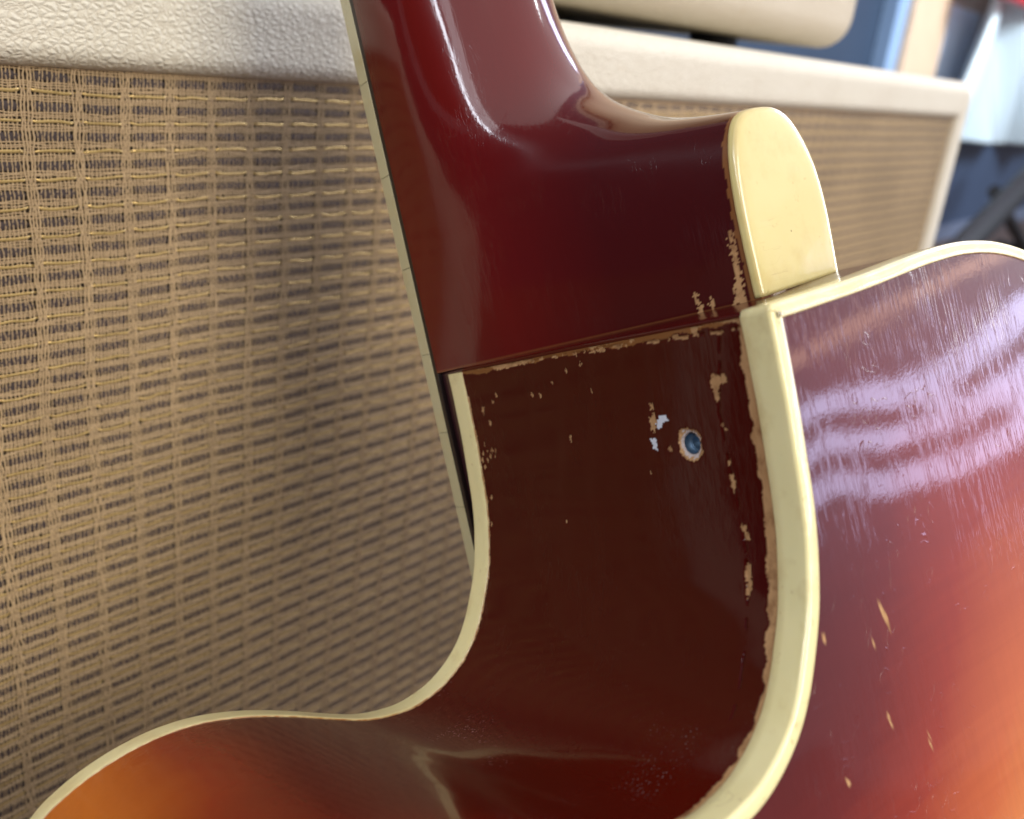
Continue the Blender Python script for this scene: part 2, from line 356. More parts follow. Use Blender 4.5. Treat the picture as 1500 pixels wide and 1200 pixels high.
# strap screw hole: torn ring of bare wood round a straight bore
rr = np.hypot(U - HU, V - HV); th = np.arctan2(U - HU, V - HV)
ring = 2.55 + (vnoise(np.cos(th) * 1.7 + 9, np.sin(th) * 1.7 + 5, 20) - .5) * .8 + (vnoise(np.cos(th) * 7 + 30, np.sin(th) * 7, 21) - .5) * .45
chip[rr < ring] = 1; pale[rr < ring] = 0
pale[(rr < ring - .35) & (rr > 1.6) & (vnoise(th * 3 + 9, rr * 2, 24) > .50)] = .55
pale[(rr < 2.1) & (rr > 1.6)] = .5
bore = 1.62
hole = -0.35 * sm(ring, 1.8, rr) - 0.3 * (rr < ring) * vnoise(U * 5, V * 5, 22) - 3.2 * (1 - sm(bore, bore + .25, rr))
hole = -0.35 * sm(ring, 1.8, rr) - 0.3 * (rr < ring) * vnoise(U * 5, V * 5, 22) - 3.8 * (1 - sm(bore, bore + .12, rr))
disp = hole - .17 * chip * (rr > ring) - .22 * (crackm | crack2) + .006 * (vnoise(U * .15, V * .1, 23) - .5)
disp -= 0.05 * amber
chip[rr < bore - .05] = 0; pale[rr < bore + .05] = 0
# sunburst on the side: dark in the cutaway, orange over the horn
tint = np.clip(.98 * sm(100, 150, U) * (1 - .35 * sm(15, 65, V)) + .13 * sm(50, 80, U) + (vnoise(U * .12, V * .12, 71) - .5) * .05 * sm(80, 120, U), 0, 1)
dust = sm(48, 66, U) * (1 - .8 * sm(95, 112, U)) * (.5 + .8 * np.exp(-((V - 4) / 8) ** 2)) + .03
Pn = NRM[:NF]
X = OUT[:NF, 0][:, None] + Pn[:, 0][:, None] * disp
Z = OUT[:NF, 1][:, None] + Pn[:, 1][:, None] * disp
VV = np.stack([X, V, Z], -1).reshape(-1, 3) * MM
side = mesh_obj('side', VV, grid_faces(NF, len(rv))[:, ::-1], M_rib, guitar,
                attrs=dict(chip=np.maximum(chip, 0), pale=pale, amber=np.clip(amber * .9, 0, 1), tint=tint, dust=dust))
side['label'] = 'dark brown side in the cutaway with bare chips and an empty strap screw hole'
# steel insert at the bottom of the bore
n = 24; RV = []
for r_, y_ in ((1.66, .75), (1.60, .05), (1.40, -.15), (1.28, -.40), (1.12, -.25), (.98, -.45), (.90, -1.9), (0.02, -2.0)):
    for k in range(n):
        a = 2 * math.pi * k / n; RV.append((r_ * math.cos(a), r_ * math.sin(a), y_))
hp = cutp(np.array([HU]))[0]; hn = Pn[int((HU - RC) / .2)]
RV = np.array([(hp[0] + hn[0] * (-1.35 + y) + (-hn[1]) * a_ * 1.0, HV + b_, hp[1] + hn[1] * (-1.35 + y) + hn[0] * a_) for a_, b_, y in RV]) * MM
mesh_obj('screw_insert', RV, grid_faces(8, n, closed_v=True), M_steel, side)
# rest of the side, round the lower body and the far shoulder
idx = np.r_[NF - 1, np.arange(NF, len(OUT)), 0]
yv = np.array([0, 19, 38, 57, 66, 71, 74, 76.0])
P = OUT[idx]; VV = np.stack([np.repeat(P[:, 0][:, None], 8, 1), np.repeat(yv[None], len(P), 0), np.repeat(P[:, 1][:, None], 8, 1)], -1)
ti = np.clip(np.interp(UU[idx], [200, 240, 900, RL + cs[-1] - 150, RL + cs[-1] - 80], [.8, 1, 1, 1, 0]), 0, 1); ti[-1] = 0; ti[UU[idx] < 1] = 0
z0 = np.zeros((len(P), 8))
mesh_obj('side', VV.reshape(-1, 3) * MM, grid_faces(len(P), 8)[:, ::-1], M_rib, guitar,
         attrs=dict(chip=z0, pale=z0, amber=z0, tint=np.repeat(ti[:, None], 8, 1), dust=z0))

# ------------------------------------------------------------------ bindings
def sweep(idx, prof, name, parent, mat, closed=False, grime=None, caps=True, endround=0):
    P = OUT[idx]; Nn = NRM[idx]; npf = len(prof)
    prof = np.array(prof, float)
    X = P[:, 0][:, None] + Nn[:, 0][:, None] * prof[:, 0]
    Z = P[:, 1][:, None] + Nn[:, 1][:, None] * prof[:, 0]
    Y = np.repeat(prof[:, 1][None], len(P), 0)
    s = arclen(P); wob = (vnoise(s * .25, s * 0, 31) - .5) * .12
    Y = Y + wob[:, None] * (np.abs(prof[:, 0]) < 1.0)
    VV = np.stack([X, Y, Z], -1).reshape(-1, 3) * MM
    F = grid_faces(len(P), npf, closed_u=closed, closed_v=True)
    F = F[:, ::-1] if prof[1, 1] >= prof[0, 1] or True else F
    g = np.repeat(np.array(grime)[None], len(P), 0)
    F = F.tolist()
    if caps and not closed:
        F.append(list(range(npf))); F.append([(len(P) - 1) * npf + k for k in range(npf)][::-1])
    o = mesh_obj(name, VV, F, mat, parent, attrs=dict(grime=g))
    me = o.data
    me.polygons.foreach_set('use_smooth', [True] * len(me.polygons))
    return o
def prof_ring(y_in, y_out, depth, proud, r, sgn):
    """binding section: y_in at the wood, y_out at the plate face; rounded outer corner"""
    p = [(-depth, y_in), (-.2, y_in), (proud - .06, y_in + sgn * .02), (proud, y_in + sgn * .14)]
    g = [1, 1, .9, .15]
    L_ = abs(y_out - y_in)
    for q in (.35, .6, .8):
        p.append((proud, y_in + sgn * (L_ - r) * q)); g.append(0)
    for a in np.linspace(0, 90, 7):
        a = math.radians(a); p.append((proud - r + r * math.cos(a), y_out - sgn * r + sgn * r * math.sin(a))); g.append(0)
    p += [(-depth * .5, y_out), (-depth + .22, y_out - sgn * .0), (-depth + .1, y_out - sgn * .05), (-depth, y_out - sgn * .3)]
    g += [0, .12, 1.0, 1.0]
    return p, g
i_neck0 = int(np.argmin(np.abs(OUT[:, 0] + 55) + 100 * (OUT[:, 1] < -5)))
pf, gf = prof_ring(0, -6.0, 2.4, .18, .8, -1)
idx = np.arange(0, i_neck0)
fb_ = sweep(idx, pf, 'front_binding', guitar, M_bind, grime=gf)
pb, gb = prof_ring(76, 81.6, 2.1, .30, .75, 1)
bb_ = sweep(np.arange(len(OUT)), pb, 'back_binding', guitar, M_bind, closed=True, grime=gb)

# ------------------------------------------------------------------ carved back
sel = np.r_[np.arange(0, NF, 2), np.arange(NF, len(OUT) - len(arc)), np.arange(len(OUT) - len(arc), len(OUT))]
sel = sel[~(((sel < NF) & (OUT[sel, 1] > -2.3)) | ((sel >= NF) & (OUT[sel, 0] > -2.3) & (OUT[sel, 1] > -2.3)))]
E = np.vstack([OUT[sel] - NRM[sel] * 2.05, [[-2.05, -2.05]]])
nt = 90; tt = np.linspace(0, 1, nt) ** 1.7
ctr = np.stack([np.full(len(E), -27.0), np.clip(E[:, 1] * 1.0, -430, -112)], 1)
BP = E[:, None] + (ctr - E)[:, None] * tt[None, :, None]
BPf = BP.reshape(-1, 2)
step = np.linalg.norm(np.roll(OUT, -1, 0) - OUT, axis=1) * .5 + np.linalg.norm(np.roll(OUT, 1, 0) - OUT, axis=1) * .5
sub = np.arange(0, len(OUT), 2); stp = step[sub] * 2
ds = np.empty(len(BPf))
for k in range(0, len(BPf), 8000):
    q = BPf[k:k + 8000]; d2 = ((q[:, None] - OUT[sub][None]) ** 2).sum(2) + .3
    ds[k:k + 8000] = ((stp / d2 ** 2).sum(1) / (math.pi / 2)) ** (-1 / 3)
dd = np.maximum(ds - 2.0, 0)
hgt = -0.12 * (1 - np.exp(-(dd / 9.0) ** 2)) * np.exp(-(dd / 24) ** 2) + 14.0 * (1 - np.exp(-(dd / 150) ** 2))
hgt += .03 * (vnoise(BPf[:, 0] * .07, BPf[:, 1] * .05, 40) - .5) * sm(4, 20, dd) 
# small chips in the back
BCH = [(-9.7, -49.4, .45, 2.6, -.25), (4.5, -47.2, .35, .8, 0), (6.4, -68.0, .35, .7, 0), (-6, -52, .3, .6, .3), (-5.4, -63.9, .22, 1.0, 0), (5.3, -9.8, .35, .8, .1), (4.4, -7.6, .2, .6, 0), (-16, -30.8, .18, .3, 0), (-31.5, -9.5, .2, .8, 0), (-13, -70.6, .2, 1.6, .2), (-8.5, -58, .15, .5, 0)]
bchip = np.zeros(len(BPf))
for x_, z_, a_, b2, rot in BCH:
    X_ = BPf[:, 0] - x_; Z_ = BPf[:, 1] - z_
    xr = X_ * math.cos(rot) + Z_ * math.sin(rot); zr = -X_ * math.sin(rot) + Z_ * math.cos(rot)
    bchip[(xr / a_ + (vnoise(Z_ * 2, X_, 41) - .5) * .9) ** 2 + (zr / b2) ** 2 < 1] = 1
rim = (dd < .25 + 1.1 * vnoise(BPf[:, 0] * .35, BPf[:, 1] * .35, 42) ** 2 + .5 * vnoise(BPf[:, 0] * 2, BPf[:, 1] * 2, 43)) * 1.0
YB = 81.35 + hgt
BV = np.stack([BPf[:, 0], YB, BPf[:, 1]], 1) * MM
mesh_obj('back', BV, grid_faces(len(E), nt, closed_u=True), M_back, guitar,
         attrs=dict(inset=dd / 100, chip=np.clip(bchip + 0 * rim, 0, 1), pale=0 * dd, amber=rim, dust=0 * dd))
# front (faces the amplifier)
sel2 = np.r_[np.arange(12, NF, 8), np.arange(NF, len(OUT) - 14)]
E2 = OUT[sel2] - NRM[sel2] * 2.2; t5 = np.linspace(0, 1, 14)
c2 = np.stack([np.full(len(E2), -27.0), np.clip(E2[:, 1], -430, -112)], 1)
FP = E2[:, None] + (c2 - E2)[:, None] * t5[None, :, None]
FY = np.repeat((-5.9 - 9 * np.sin(t5 * math.pi / 2) ** 2)[None], len(E2), 0)
mesh_obj('front', np.stack([FP[..., 0], FY, FP[..., 1]], -1).reshape(-1, 3) * MM, grid_faces(len(E2), 14, closed_u=True)[:, ::-1], M_top, guitar)

# ------------------------------------------------------------------ neck and heel
ZK = [-5, 12, 20, 25, 28, 31.4, 34, 38, 44, 52, 62, 80, 130]
BK = [461.4, 198.3, 132.4, 101.6, 88.4, 73.5, 57.7, 46.9, 36.4, 28.9, 25.5, 24.0, 22.0]
lBK = np.log(BK)
# smooth interpolation of the depth table
def natural_cubic(xk, yk, x):
    n = len(xk); h = np.diff(xk); A = np.eye(n); r = np.zeros(n)
    for i in range(1, n - 1):
        A[i, i - 1:i + 2] = [h[i - 1], 2 * (h[i - 1] + h[i]), h[i]]
        r[i] = 6 * ((yk[i + 1] - yk[i]) / h[i] - (yk[i] - yk[i - 1]) / h[i - 1])
    m2 = np.linalg.solve(A, r); i = np.clip(np.searchsorted(xk, x) - 1, 0, n - 2)
    t = x - xk[i]; u = xk[i + 1] - x
    y = (m2[i] * u ** 3 + m2[i + 1] * t ** 3) / (6 * h[i]) + (yk[i] / h[i] - m2[i] * h[i] / 6) * u + (yk[i + 1] / h[i] - m2[i + 1] * h[i] / 6) * t
    return np.where(x > xk[-1], yk[-1], y)
zz_ = np.linspace(-5, 290, 1181); lb_ = natural_cubic(np.array(ZK, float), lBK, zz_)
ker = np.exp(-(np.arange(-30, 31) / 12.0) ** 2); ker /= ker.sum()
lb_s = np.convolve(np.pad(lb_, 30, mode='edge'), ker, 'valid')
YCAP = 63.5
def section(z, v):
    """z: (n,1) heights, v: (1,m) -1..1 near side..far side"""
    B = np.exp(np.interp(z, zz_, lb_s)); y0 = -10 + .064 * z
    p = 2.5 - 0.5 * sm(30, 75, z); umax = np.minimum((YCAP - y0) / B, 1.0)
    tmax = np.arcsin(umax ** (p / 2))
    th = (1 - np.abs(v)) * tmax
    c = np.cos(th); s = np.sin(th)
    dy = s ** (2 / p) * B; X = c ** (2 / p) * np.where(v > 0, 1, -1)
    k = 1 - sm(28, 75, z)
    H = 27 - np.minimum(dy, 80) * .2204 * k - sm(20, 75, z) * 4.5 - sm(75, 130, z) * 1
    xc = -27 - dy * .061 * k + sm(20, 75, z) * 4.5 + sm(75, 130, z) * 1
    return xc + H * X, np.minimum(y0 + dy, YCAP + 0 * dy), z + 0 * dy
zs = np.r_[0.0, np.arange(.3, 40, .27), np.arange(40, 110, .5), np.arange(112, 286, 4.0)][:, None]
q = np.linspace(0, 1, 180)
vv = np.r_[1 - q * .9999, -(1 - q[::-1] * .9999)][None]
x_, y_, z_ = section(zs, vv)
zw = np.repeat(zs, x_.shape[1], 1)
nchip = np.zeros(x_.shape); nearside = (vv > 0)
wz = z_ + (vnoise(z_ * 2.6, y_ * 2.6, 51) - .5) * .9; wy = y_ + (vnoise(z_ * 3, y_ * 3, 52) - .5) * .9
NP = [[(0, 58.0), (0, 60.7), (12, 60.9), (12.5, 60.1), (5, 59.7), (2.5, 59.0)], [(0.5, 54.0), (2.3, 54.2), (2.2, 54.9), (.3, 55)], [(0.2, 52.0), (3.6, 51.6), (3.8, 52.1), (1.5, 52.8), (.2, 52.9)]]
for Pq in NP: nchip[inpoly(wz, wy, [(a, b_) for a, b_ in Pq]) & nearside] = 1
namb = np.zeros(x_.shape); namb[(z_ < .5)] = .35
namb[(y_ > 61.35 + .5 * (vnoise(z_ * .6, 0 * z_, 58) - .5)) & (z_ < 40)] = .8
neck = mesh_obj('neck', np.stack([x_, y_, z_], -1).reshape(-1, 3) * MM, grid_faces(x_.shape[0], x_.shape[1]), M_neck, guitar,
                attrs=dict(chip=nchip, pale=0 * x_, amber=namb, dust=0 * x_))
# heel cap
def cap_outline(off, y):
    n = 80; zc_ = np.arange(20, 45, .01)
    zt = float(zc_[np.argmax(np.exp(np.interp(zc_, zz_, lb_s)) < y + 10 - .064 * zc_)])
    zq = .5 + (zt - .5) * np.sin(np.linspace(0, math.pi / 2, n))
    B = np.exp(np.interp(zq, zz_, lb_s)); u_ = np.clip((y + 10 - .064 * zq) / B, 0, 1); u_[-1] = 1
    g = (1 - u_ ** 2.5) ** (1 / 2.5)
    k = 1 - sm(28, 75, zq); sh = sm(20, 75, zq) * 4.5; dy = y + 10 - .064 * zq
    xc = -27 - dy * .061 * k + sh; H = 27 - dy * .2204 * k - sh
    P = np.vstack([np.stack([xc + H * g, zq], 1), np.stack([xc - H * g - .9 * np.sin(math.pi * np.clip(zq / zt, 0, 1)) ** 1.5, zq], 1)[::-1][1:]])
    t_ = np.gradient(P, axis=0); t_[n - 1] = (-1, 0); t_ /= np.linalg.norm(t_, axis=1)[:, None]
    nn = np.stack([t_[:, 1], -t_[:, 0]], 1)
    Q = P + nn * off; Q[0, 1] = P[0, 1]; Q[-1, 1] = P[-1, 1] + .45
    Q = np.delete(Q, [n - 2, n], 0)
    f = np.linspace(0, 1, 14)[1:-1, None]
    return np.vstack([Q, Q[-1] + (Q[0] - Q[-1]) * f])
rings = []; gr = []
for y, off, g in ((62.1, -.5, 1), (62.15, .08, .9), (62.3, .16, .35), (62.6, .18, 0), (62.95, .16, 0), (63.3, .18, .12), (63.52, -.02, .2), (63.66, -.30, .1), (63.74, -.9, 0)):
    Q = cap_outline(off, min(y, 63.5)); rings.append(np.stack([Q[:, 0], np.full(len(Q), y), Q[:, 1]], 1)); gr.append(np.full(len(Q), g))
base_ = rings[-1]; cc = np.array([-31.4, 63.8, 10.0])
for f in (.93, .8, .6, .35, .12, .01):
    r_ = cc + (base_ - cc) * f; r_[:, 1] = 63.8; rings.append(r_); gr.append(np.zeros(len(r_)))
nc = len(base_)
CF = grid_faces(len(rings), nc, closed_v=True)
cap = mesh_obj('heel_cap', np.vstack(rings) * MM, CF, M_cap, guitar, attrs=dict(grime=np.concatenate(gr)))
cap['label'] = 'cream heel cap with a rounded top'

# ------------------------------------------------------------------ fretboard
def fb_pt(x, y, z): return (x, y + .064 * z, z)
def fb_box(x0, x1, y0, y1, z0, z1, r):
    V_, F_ = box(x0, x1, y0, y1, z0, z1, r)
    return np.array([fb_pt(*v) for v in V_]) * MM, F_
fbd = mesh_obj('fretboard', *fb_box(-46.4, -.05, -14.7, -10, -112, 286, .15), M_rose, guitar, smooth=False)
cutz = [286, 262, 238, 214, 190, 166, 144, 122.5, 102.5, 82.2, 62.8, 43.2, 23.4, 4.4, -13.2, -30.4, -47, -62, -77, -92, -112]
for a, b_ in zip(cutz[:-1], cutz[1:]):
    for x0, x1 in ((-1.7, .05), (-48.4, -46.4)):
        mesh_obj('fretboard_binding', *fb_box(x0, x1, -15.0, -11.4, b_ + .04, a - .04, .12), M_fbind, fbd, smooth=False)
for z in cutz[1:-1]:
    mesh_obj('fret', *fb_box(-46.0, -2.1, -15.7, -14.6, z - .6, z + .6, .3), M_steel, fbd, smooth=False)
mesh_obj('fretboard_support', *fb_box(-46, -1.0, -9.99, -1.0, -105, -.2, .4), M_tongue, guitar, smooth=False)

# ------------------------------------------------------------------ amplifier materials
def tolex(name, c0, c1, sc=1.0, strength=0.55):
    m, t, N, L, b = new_mat(name)
    co = N.new('ShaderNodeTexCoord').outputs['Object']
    wn = N.new('ShaderNodeTexNoise'); wn.inputs['Scale'].default_value = 260 * sc; L.new(co, wn.inputs['Vector'])
    ad = N.new('ShaderNodeVectorMath'); ad.operation = 'MULTIPLY_ADD'
    L.new(wn.outputs['Color'], ad.inputs[0]); ad.inputs[1].default_value = (.0012, .0012, .0012); L.new(co, ad.inputs[2])
    mp = N.new('ShaderNodeMapping'); mp.inputs['Scale'].default_value = (.75, 1.1, 1.1); L.new(ad.outputs[0], mp.inputs['Vector'])
    v = N.new('ShaderNodeTexVoronoi'); v.feature = 'DISTANCE_TO_EDGE'; v.inputs['Scale'].default_value = 640 * sc
    L.new(mp.outputs[0], v.inputs['Vector'])
    v2 = N.new('ShaderNodeTexVoronoi'); v2.feature = 'DISTANCE_TO_EDGE'; v2.inputs['Scale'].default_value = 1250 * sc
    L.new(mp.outputs[0], v2.inputs['Vector'])
    e1 = ramp(N, L, v.outputs['Distance'], [(0.0, 0.0), (.25, .55), (.55, 1.0)], 'B_SPLINE')
    e2 = ramp(N, L, v2.outputs['Distance'], [(0.0, 0.0), (.30, 1.0)], 'B_SPLINE')
    soft = noise(N, L, co, 420 * sc, 2, .5)
    h = math_(N, L, 'ADD', e1, math_(N, L, 'MULTIPLY', e2, .28))
    h = math_(N, L, 'ADD', h, math_(N, L, 'MULTIPLY', soft, 1.1))
    stain = noise(N, L, co, 24, 4, .6)
    c = mixc(N, L, stain, c0, c1)
    pit = ramp(N, L, v.outputs['Distance'], [(0.0, .32), (.10, 0.0)])
    c = mixc(N, L, pit, c, (.42, .34, .23))
    sp = ramp(N, L, noise(N, L, co, 130, 3, .6), [(.68, 0.0), (.76, .5)])
    c = mixc(N, L, sp, c, (.50, .36, .18))
    gr_ = ramp(N, L, noise(N, L, co, 9, 4, .6), [(.5, 0.0), (.75, .35)])
    c = mixc(N, L, gr_, c, (.50, .42, .30))
    L.new(c, b.inputs['Base Color']); setp(b, Roughness=.5, Specular_IOR_Level=.35)
    L.new(bump(N, L, h, strength, .0007), b.inputs['Normal'])
    return m
M_tolex = tolex('cream_pebbled_vinyl', (.66, .62, .50), (.75, .72, .61))
M_tolex2 = tolex('tan_cream_vinyl', (.56, .49, .36), (.62, .56, .44), 1.0, .6)
def thread(name, c0, c1, metal=0.0, rough=.6, var=600, sheen=0.0):
    m, t, N, L, b = new_mat(name)
    co = N.new('ShaderNodeTexCoord').outputs['Object']
    c = mixc(N, L, noise(N, L, co, var, 3, .6), c0, c1)
    c = mixc(N, L, ramp(N, L, noise(N, L, co, 14, 3), [(.4, 0.0), (.7, .35)]), c, tuple(x * .7 for x in c0))
    L.new(c, b.inputs['Base Color']); setp(b, Roughness=rough, Metallic=metal)
    if metal: L.new(math_(N, L, 'ADD', math_(N, L, 'MULTIPLY', noise(N, L, co, 420, 2), .45), .12), b.inputs['Roughness'])
    return m
M_tan = thread('tan_pink_thread', (.38, .265, .14), (.62, .455, .26))
M_gold = thread('gold_lurex_ribbon', (.42, .29, .11), (.74, .54, .22), .45, .3, 350)
M_dark = thread('dark_brown_yarn', (.030, .020, .021), (.075, .054, .054))
m, t, N, L, b = new_mat('dark_baffle'); setp(b, Base_Color=(.030, .019, .011), Roughness=.9); M_baffle = m
m, t, N, L, b = new_mat('black_rubber'); setp(b, Base_Color=(.01, .01, .01), Roughness=.6); M_rub = m

# ------------------------------------------------------------------ amplifier cabinet
def cabinet_shell(x0, x1, z0, z1, yf, depth, frame, rc, rf, step, name, mat, parent, ri=5.0):
    """rounded-corner box with a bullnosed front frame; local mm, front at yf, going back (+y)"""
    rings = [(yf + depth, 0.0)] + [(yf + y, 0.0) for y in np.linspace(depth * .8, rf + 8, 6)]
    for a in np.linspace(0, 90, 14):
        a = math.radians(a); rings.append((yf + rf - rf * math.sin(a), rf - rf * math.cos(a)))
    for i in np.linspace(rf, frame - ri, 6)[1:]: rings.append((yf, i))
    for a in np.linspace(0, 90, 9)[1:]:
        a = math.radians(a); rings.append((yf + ri - ri * math.cos(a), frame - ri + ri * math.sin(a)))
    rings.append((yf + 14, frame))
    VV = []; n = None
    def loop(inset):
        r = max(rc - inset, 0.6); a0, a1, b0, b1 = x0 + inset, x1 - inset, z0 + inset, z1 - inset
        P = []; nx = int((x1 - x0) / step); nz = int((z1 - z0) / step)
        def seg(p, q, k): 
            for t in np.linspace(0, 1, k, endpoint=False): P.append((p[0] + (q[0] - p[0]) * t, p[1] + (q[1] - p[1]) * t))
        def arc_(cx, cz, s):
            for t in np.linspace(0, 90, 9)[:-1]:
                t = math.radians(s - t); P.append((cx + r * math.cos(t), cz + r * math.sin(t)))
        seg((a0 + r, b1), (a1 - r, b1), nx); arc_(a1 - r, b1 - r, 90)
        seg((a1, b1 - r), (a1, b0 + r), nz); arc_(a1 - r, b0 + r, 0)
        seg((a1 - r, b0), (a0 + r, b0), nx); arc_(a0 + r, b0 + r, -90)
        seg((a0, b0 + r), (a0, b1 - r), nz); arc_(a0 + r, b1 - r, 180)
        return P
    for y, i in rings:
        P = loop(i); n = len(P); VV += [(p[0], y, p[1]) for p in P]
    F = grid_faces(len(rings), n, closed_v=True).tolist()
    F.append(list(range(n)))
    return mesh_obj(name, np.array(VV) * MM, F, mat, parent)
amp = empty('speaker_cabinet', (0, 0, ZF), 'wide cream vinyl speaker cabinet with woven gold grille cloth standing behind the guitar', 'speaker cabinet')
YF = 225.0; AX0, AX1, AZ0, AZ1 = -5.0, 813.0, -500.0, 9.9
cabinet_shell(AX0, AX1, AZ0, AZ1, YF - 3, 270, 25.8, 14, 9, 8, 'cabinet', M_tolex, amp)
IX0, IX1, IZ0, IZ1 = AX0 + 25, AX1 - 25, AZ0 + 25, AZ1 - 25
mesh_obj('baffle', *[np.array(a) * (MM if i == 0 else 1) if i == 0 else a for i, a in enumerate(box(IX0 - 3, IX1 + 3, YF + 3.4, YF + 10, IZ0 - 3, IZ1 + 3))], M_baffle, amp, smooth=False)
for fx in (60, 750):
    for fy in (260, 450):
        V_, F_ = join([bar((fx, fy, -510), (fx, fy, -500), 18, 20)])
        mesh_obj('rubber_foot', np.array(V_) * MM, F_, M_rub, amp, smooth=False)
# woven grille cloth
CW, RH = 11.95, 6.52; X00, Z00 = 103.3 + .6, -21.3     # column and row pitch; a column line and a gold row
YC = YF + 1.2
def strips_h(zlines, widths, xs, amp_, par, tent, yoff=0.0):
    """horizontal threads: arrays (n threads) each a strip along xs"""
    zl = np.array(zlines)[:, None]; wd = np.array(widths)[:, None]; X = xs[None] + 0 * zl
    k = np.array(par)[:, None]
    colph = (X - X00) / CW
    pinch = np.exp(-((colph - np.round(colph)) * CW / 1.6) ** 2)
    row = (zl - Z00) / RH; rowc = np.floor(row) + .5; off = (row - rowc) * RH
    Zc = zl - off * .10 * pinch + (vnoise(X * .35, zl * 1.7, 61) - .5) * .42 + (vnoise(X * .04, zl * .05, 64) - .5) * .8
    Y = YC + yoff + amp_ * np.where((np.arange(len(xs))[None] + k) % 2 == 0, 1, -1) 
    return X, Y, Zc, wd
def build_strips(X, Y, Zc, wd, axis, tent, name, mat, parent, closedw=None):
    n, m_ = X.shape
    if tent: offs = [(-.5, .06), (0, -.10), (.5, .06)]
    else: offs = [(-.5, 0), (.5, 0)]
    V_ = []
    for o, dy in offs:
        if axis == 'h': V_.append(np.stack([X, Y + dy, Zc + wd * o], -1))
        else: V_.append(np.stack([X + wd * o, Y + dy, Zc], -1))
    V_ = np.stack(V_, 2)                 # n, m, w, 3
    wN = len(offs); f = grid_faces(m_, wN)
    F = (f[None] + (np.arange(n) * m_ * wN)[:, None, None]).reshape(-1, 4)
    o = mesh_obj(name, V_.reshape(-1, 3) * MM, F, mat, parent)
    o['kind'] = 'stuff'; return o
cloth = mesh_obj('grille_cloth', np.array([(IX0 - 3, YC + 1.35, IZ0 - 3), (IX1 + 3, YC + 1.35, IZ0 - 3), (IX1 + 3, YC + 1.35, IZ1 + 3), (IX0 - 3, YC + 1.35, IZ1 + 3)]) * MM, [[0, 1, 2, 3]], M_baffle, amp, smooth=False)
voff = [-1.2, -.42, .38, 1.15] + [2.15 + .96 * k for k in range(9)]
def region(xa, xb, za, zb, tent, vstep, hstep=1):
    c0 = int(math.floor((xa - X00) / CW)); c1 = int(math.ceil((xb - X00) / CW))
    r0 = int(math.floor((za - Z00) / RH)); r1 = int(math.ceil((zb - Z00) / RH))
    xv = np.array([X00 + c * CW + o for c in range(c0, c1) for o in voff]); xv = np.sort(xv[(xv >= xa) & (xv < xb)])
    za_, zb_ = max(Z00 + r0 * RH, IZ0 - 2), min(Z00 + r1 * RH, IZ1 + 2)
    # vertical threads
    zst = np.arange(za_, zb_, vstep)
    Xv = xv[:, None] + 0 * zst[None]
    ph = (Xv - X00) / CW; cc_ = np.round(ph); d = (ph - cc_) * CW
    rowp = (zst[None] - Z00) / RH; g = np.exp(-((rowp - np.round(rowp)) * RH / 1.1) ** 2)
    tight = np.abs(d) < 1.5
    Xv = Xv - np.where(tight, d * .25 * g, 0) + (vnoise(Xv * 1.3, zst[None] * .45, 62) - .5) * .60 + (vnoise(Xv * .03, zst[None] * .03, 63) - .5) * 1.2
    Yv = YC + .13 * np.where((np.arange(len(zst))[None] + np.arange(len(xv))[:, None]) % 2 == 0, 1, -1) - np.where(tight, .22, 0)
    dk = np.abs(rowp - np.floor(rowp) - .5) < .17
    build_strips(Xv, Yv, zst[None] + 0 * Xv, np.where(tight, .44 if tent else .62, np.where(dk, .27, .35 if tent else .44)), 'v', tent, 'upright_thread', M_tan, cloth)
    # horizontal threads: x samples at the upright threads
    xs = np.sort(np.r_[xv, xv[:-1] + np.diff(xv) / 2]) if tent else xv[::hstep]
    tans, golds, darks = [], [], []
    for r in range(r0, r1):
        z = Z00 + r * RH
        golds.append(z); tans += [z + o for o in (.90, 1.42, 1.95, 4.6, 5.12, 5.65)]; darks.append(z + 3.25)
    ok = lambda L_: [z for z in L_ if IZ0 - 1 < z < IZ1 + 1]
    tans, golds, darks = ok(tans), ok(golds), ok(darks)
    A = strips_h(tans, [.29 if tent else .40] * len(tans), xs, .13, np.arange(len(tans)), tent)
    build_strips(*A, 'h', tent, 'cross_thread', M_tan, cloth)
    X, Y, Zc, wd = strips_h(darks, [1.95] * len(darks), xs, .02, np.arange(len(darks)), tent, .10)
    dcol = np.abs((X - X00) / CW - np.round((X - X00) / CW)) * CW
    build_strips(X, Y, Zc, wd * np.clip((dcol - 1.0) / 1.6, .08, 1), 'h', tent, 'dark_yarn', M_dark, cloth)
    X, Y, Zc, wd = strips_h(golds, [.66] * len(golds), xs, .03, np.arange(len(golds)), tent, -.24)
    dcol = np.abs((X - X00) / CW - np.round((X - X00) / CW)) * CW
    Y = Y + np.where(dcol < 1.4, .42, 0); wd = wd * np.clip(.45 + dcol / 3.5, .5, 1.0) * (.8 + .4 * vnoise(X * .3, Zc, 66))
    Zc = Zc +   .13 * np.sin((X - X00) / CW * 2 * math.pi + np.array(golds)[:, None] * 3)
    build_strips(X, Y, Zc, wd, 'h', tent, 'gold_ribbon', M_gold, cloth)
region(80, 300, -300, IZ1 + 2, True, .8)
region(300, IX1 + 2, -255, IZ1 + 2, False, .9)
region(IX0 - 2, 80, -300, IZ1 + 2, False, 2.2, 3)
region(IX0 - 2, IX1 + 2, IZ0 - 2, -300, False, 3.3, 4)

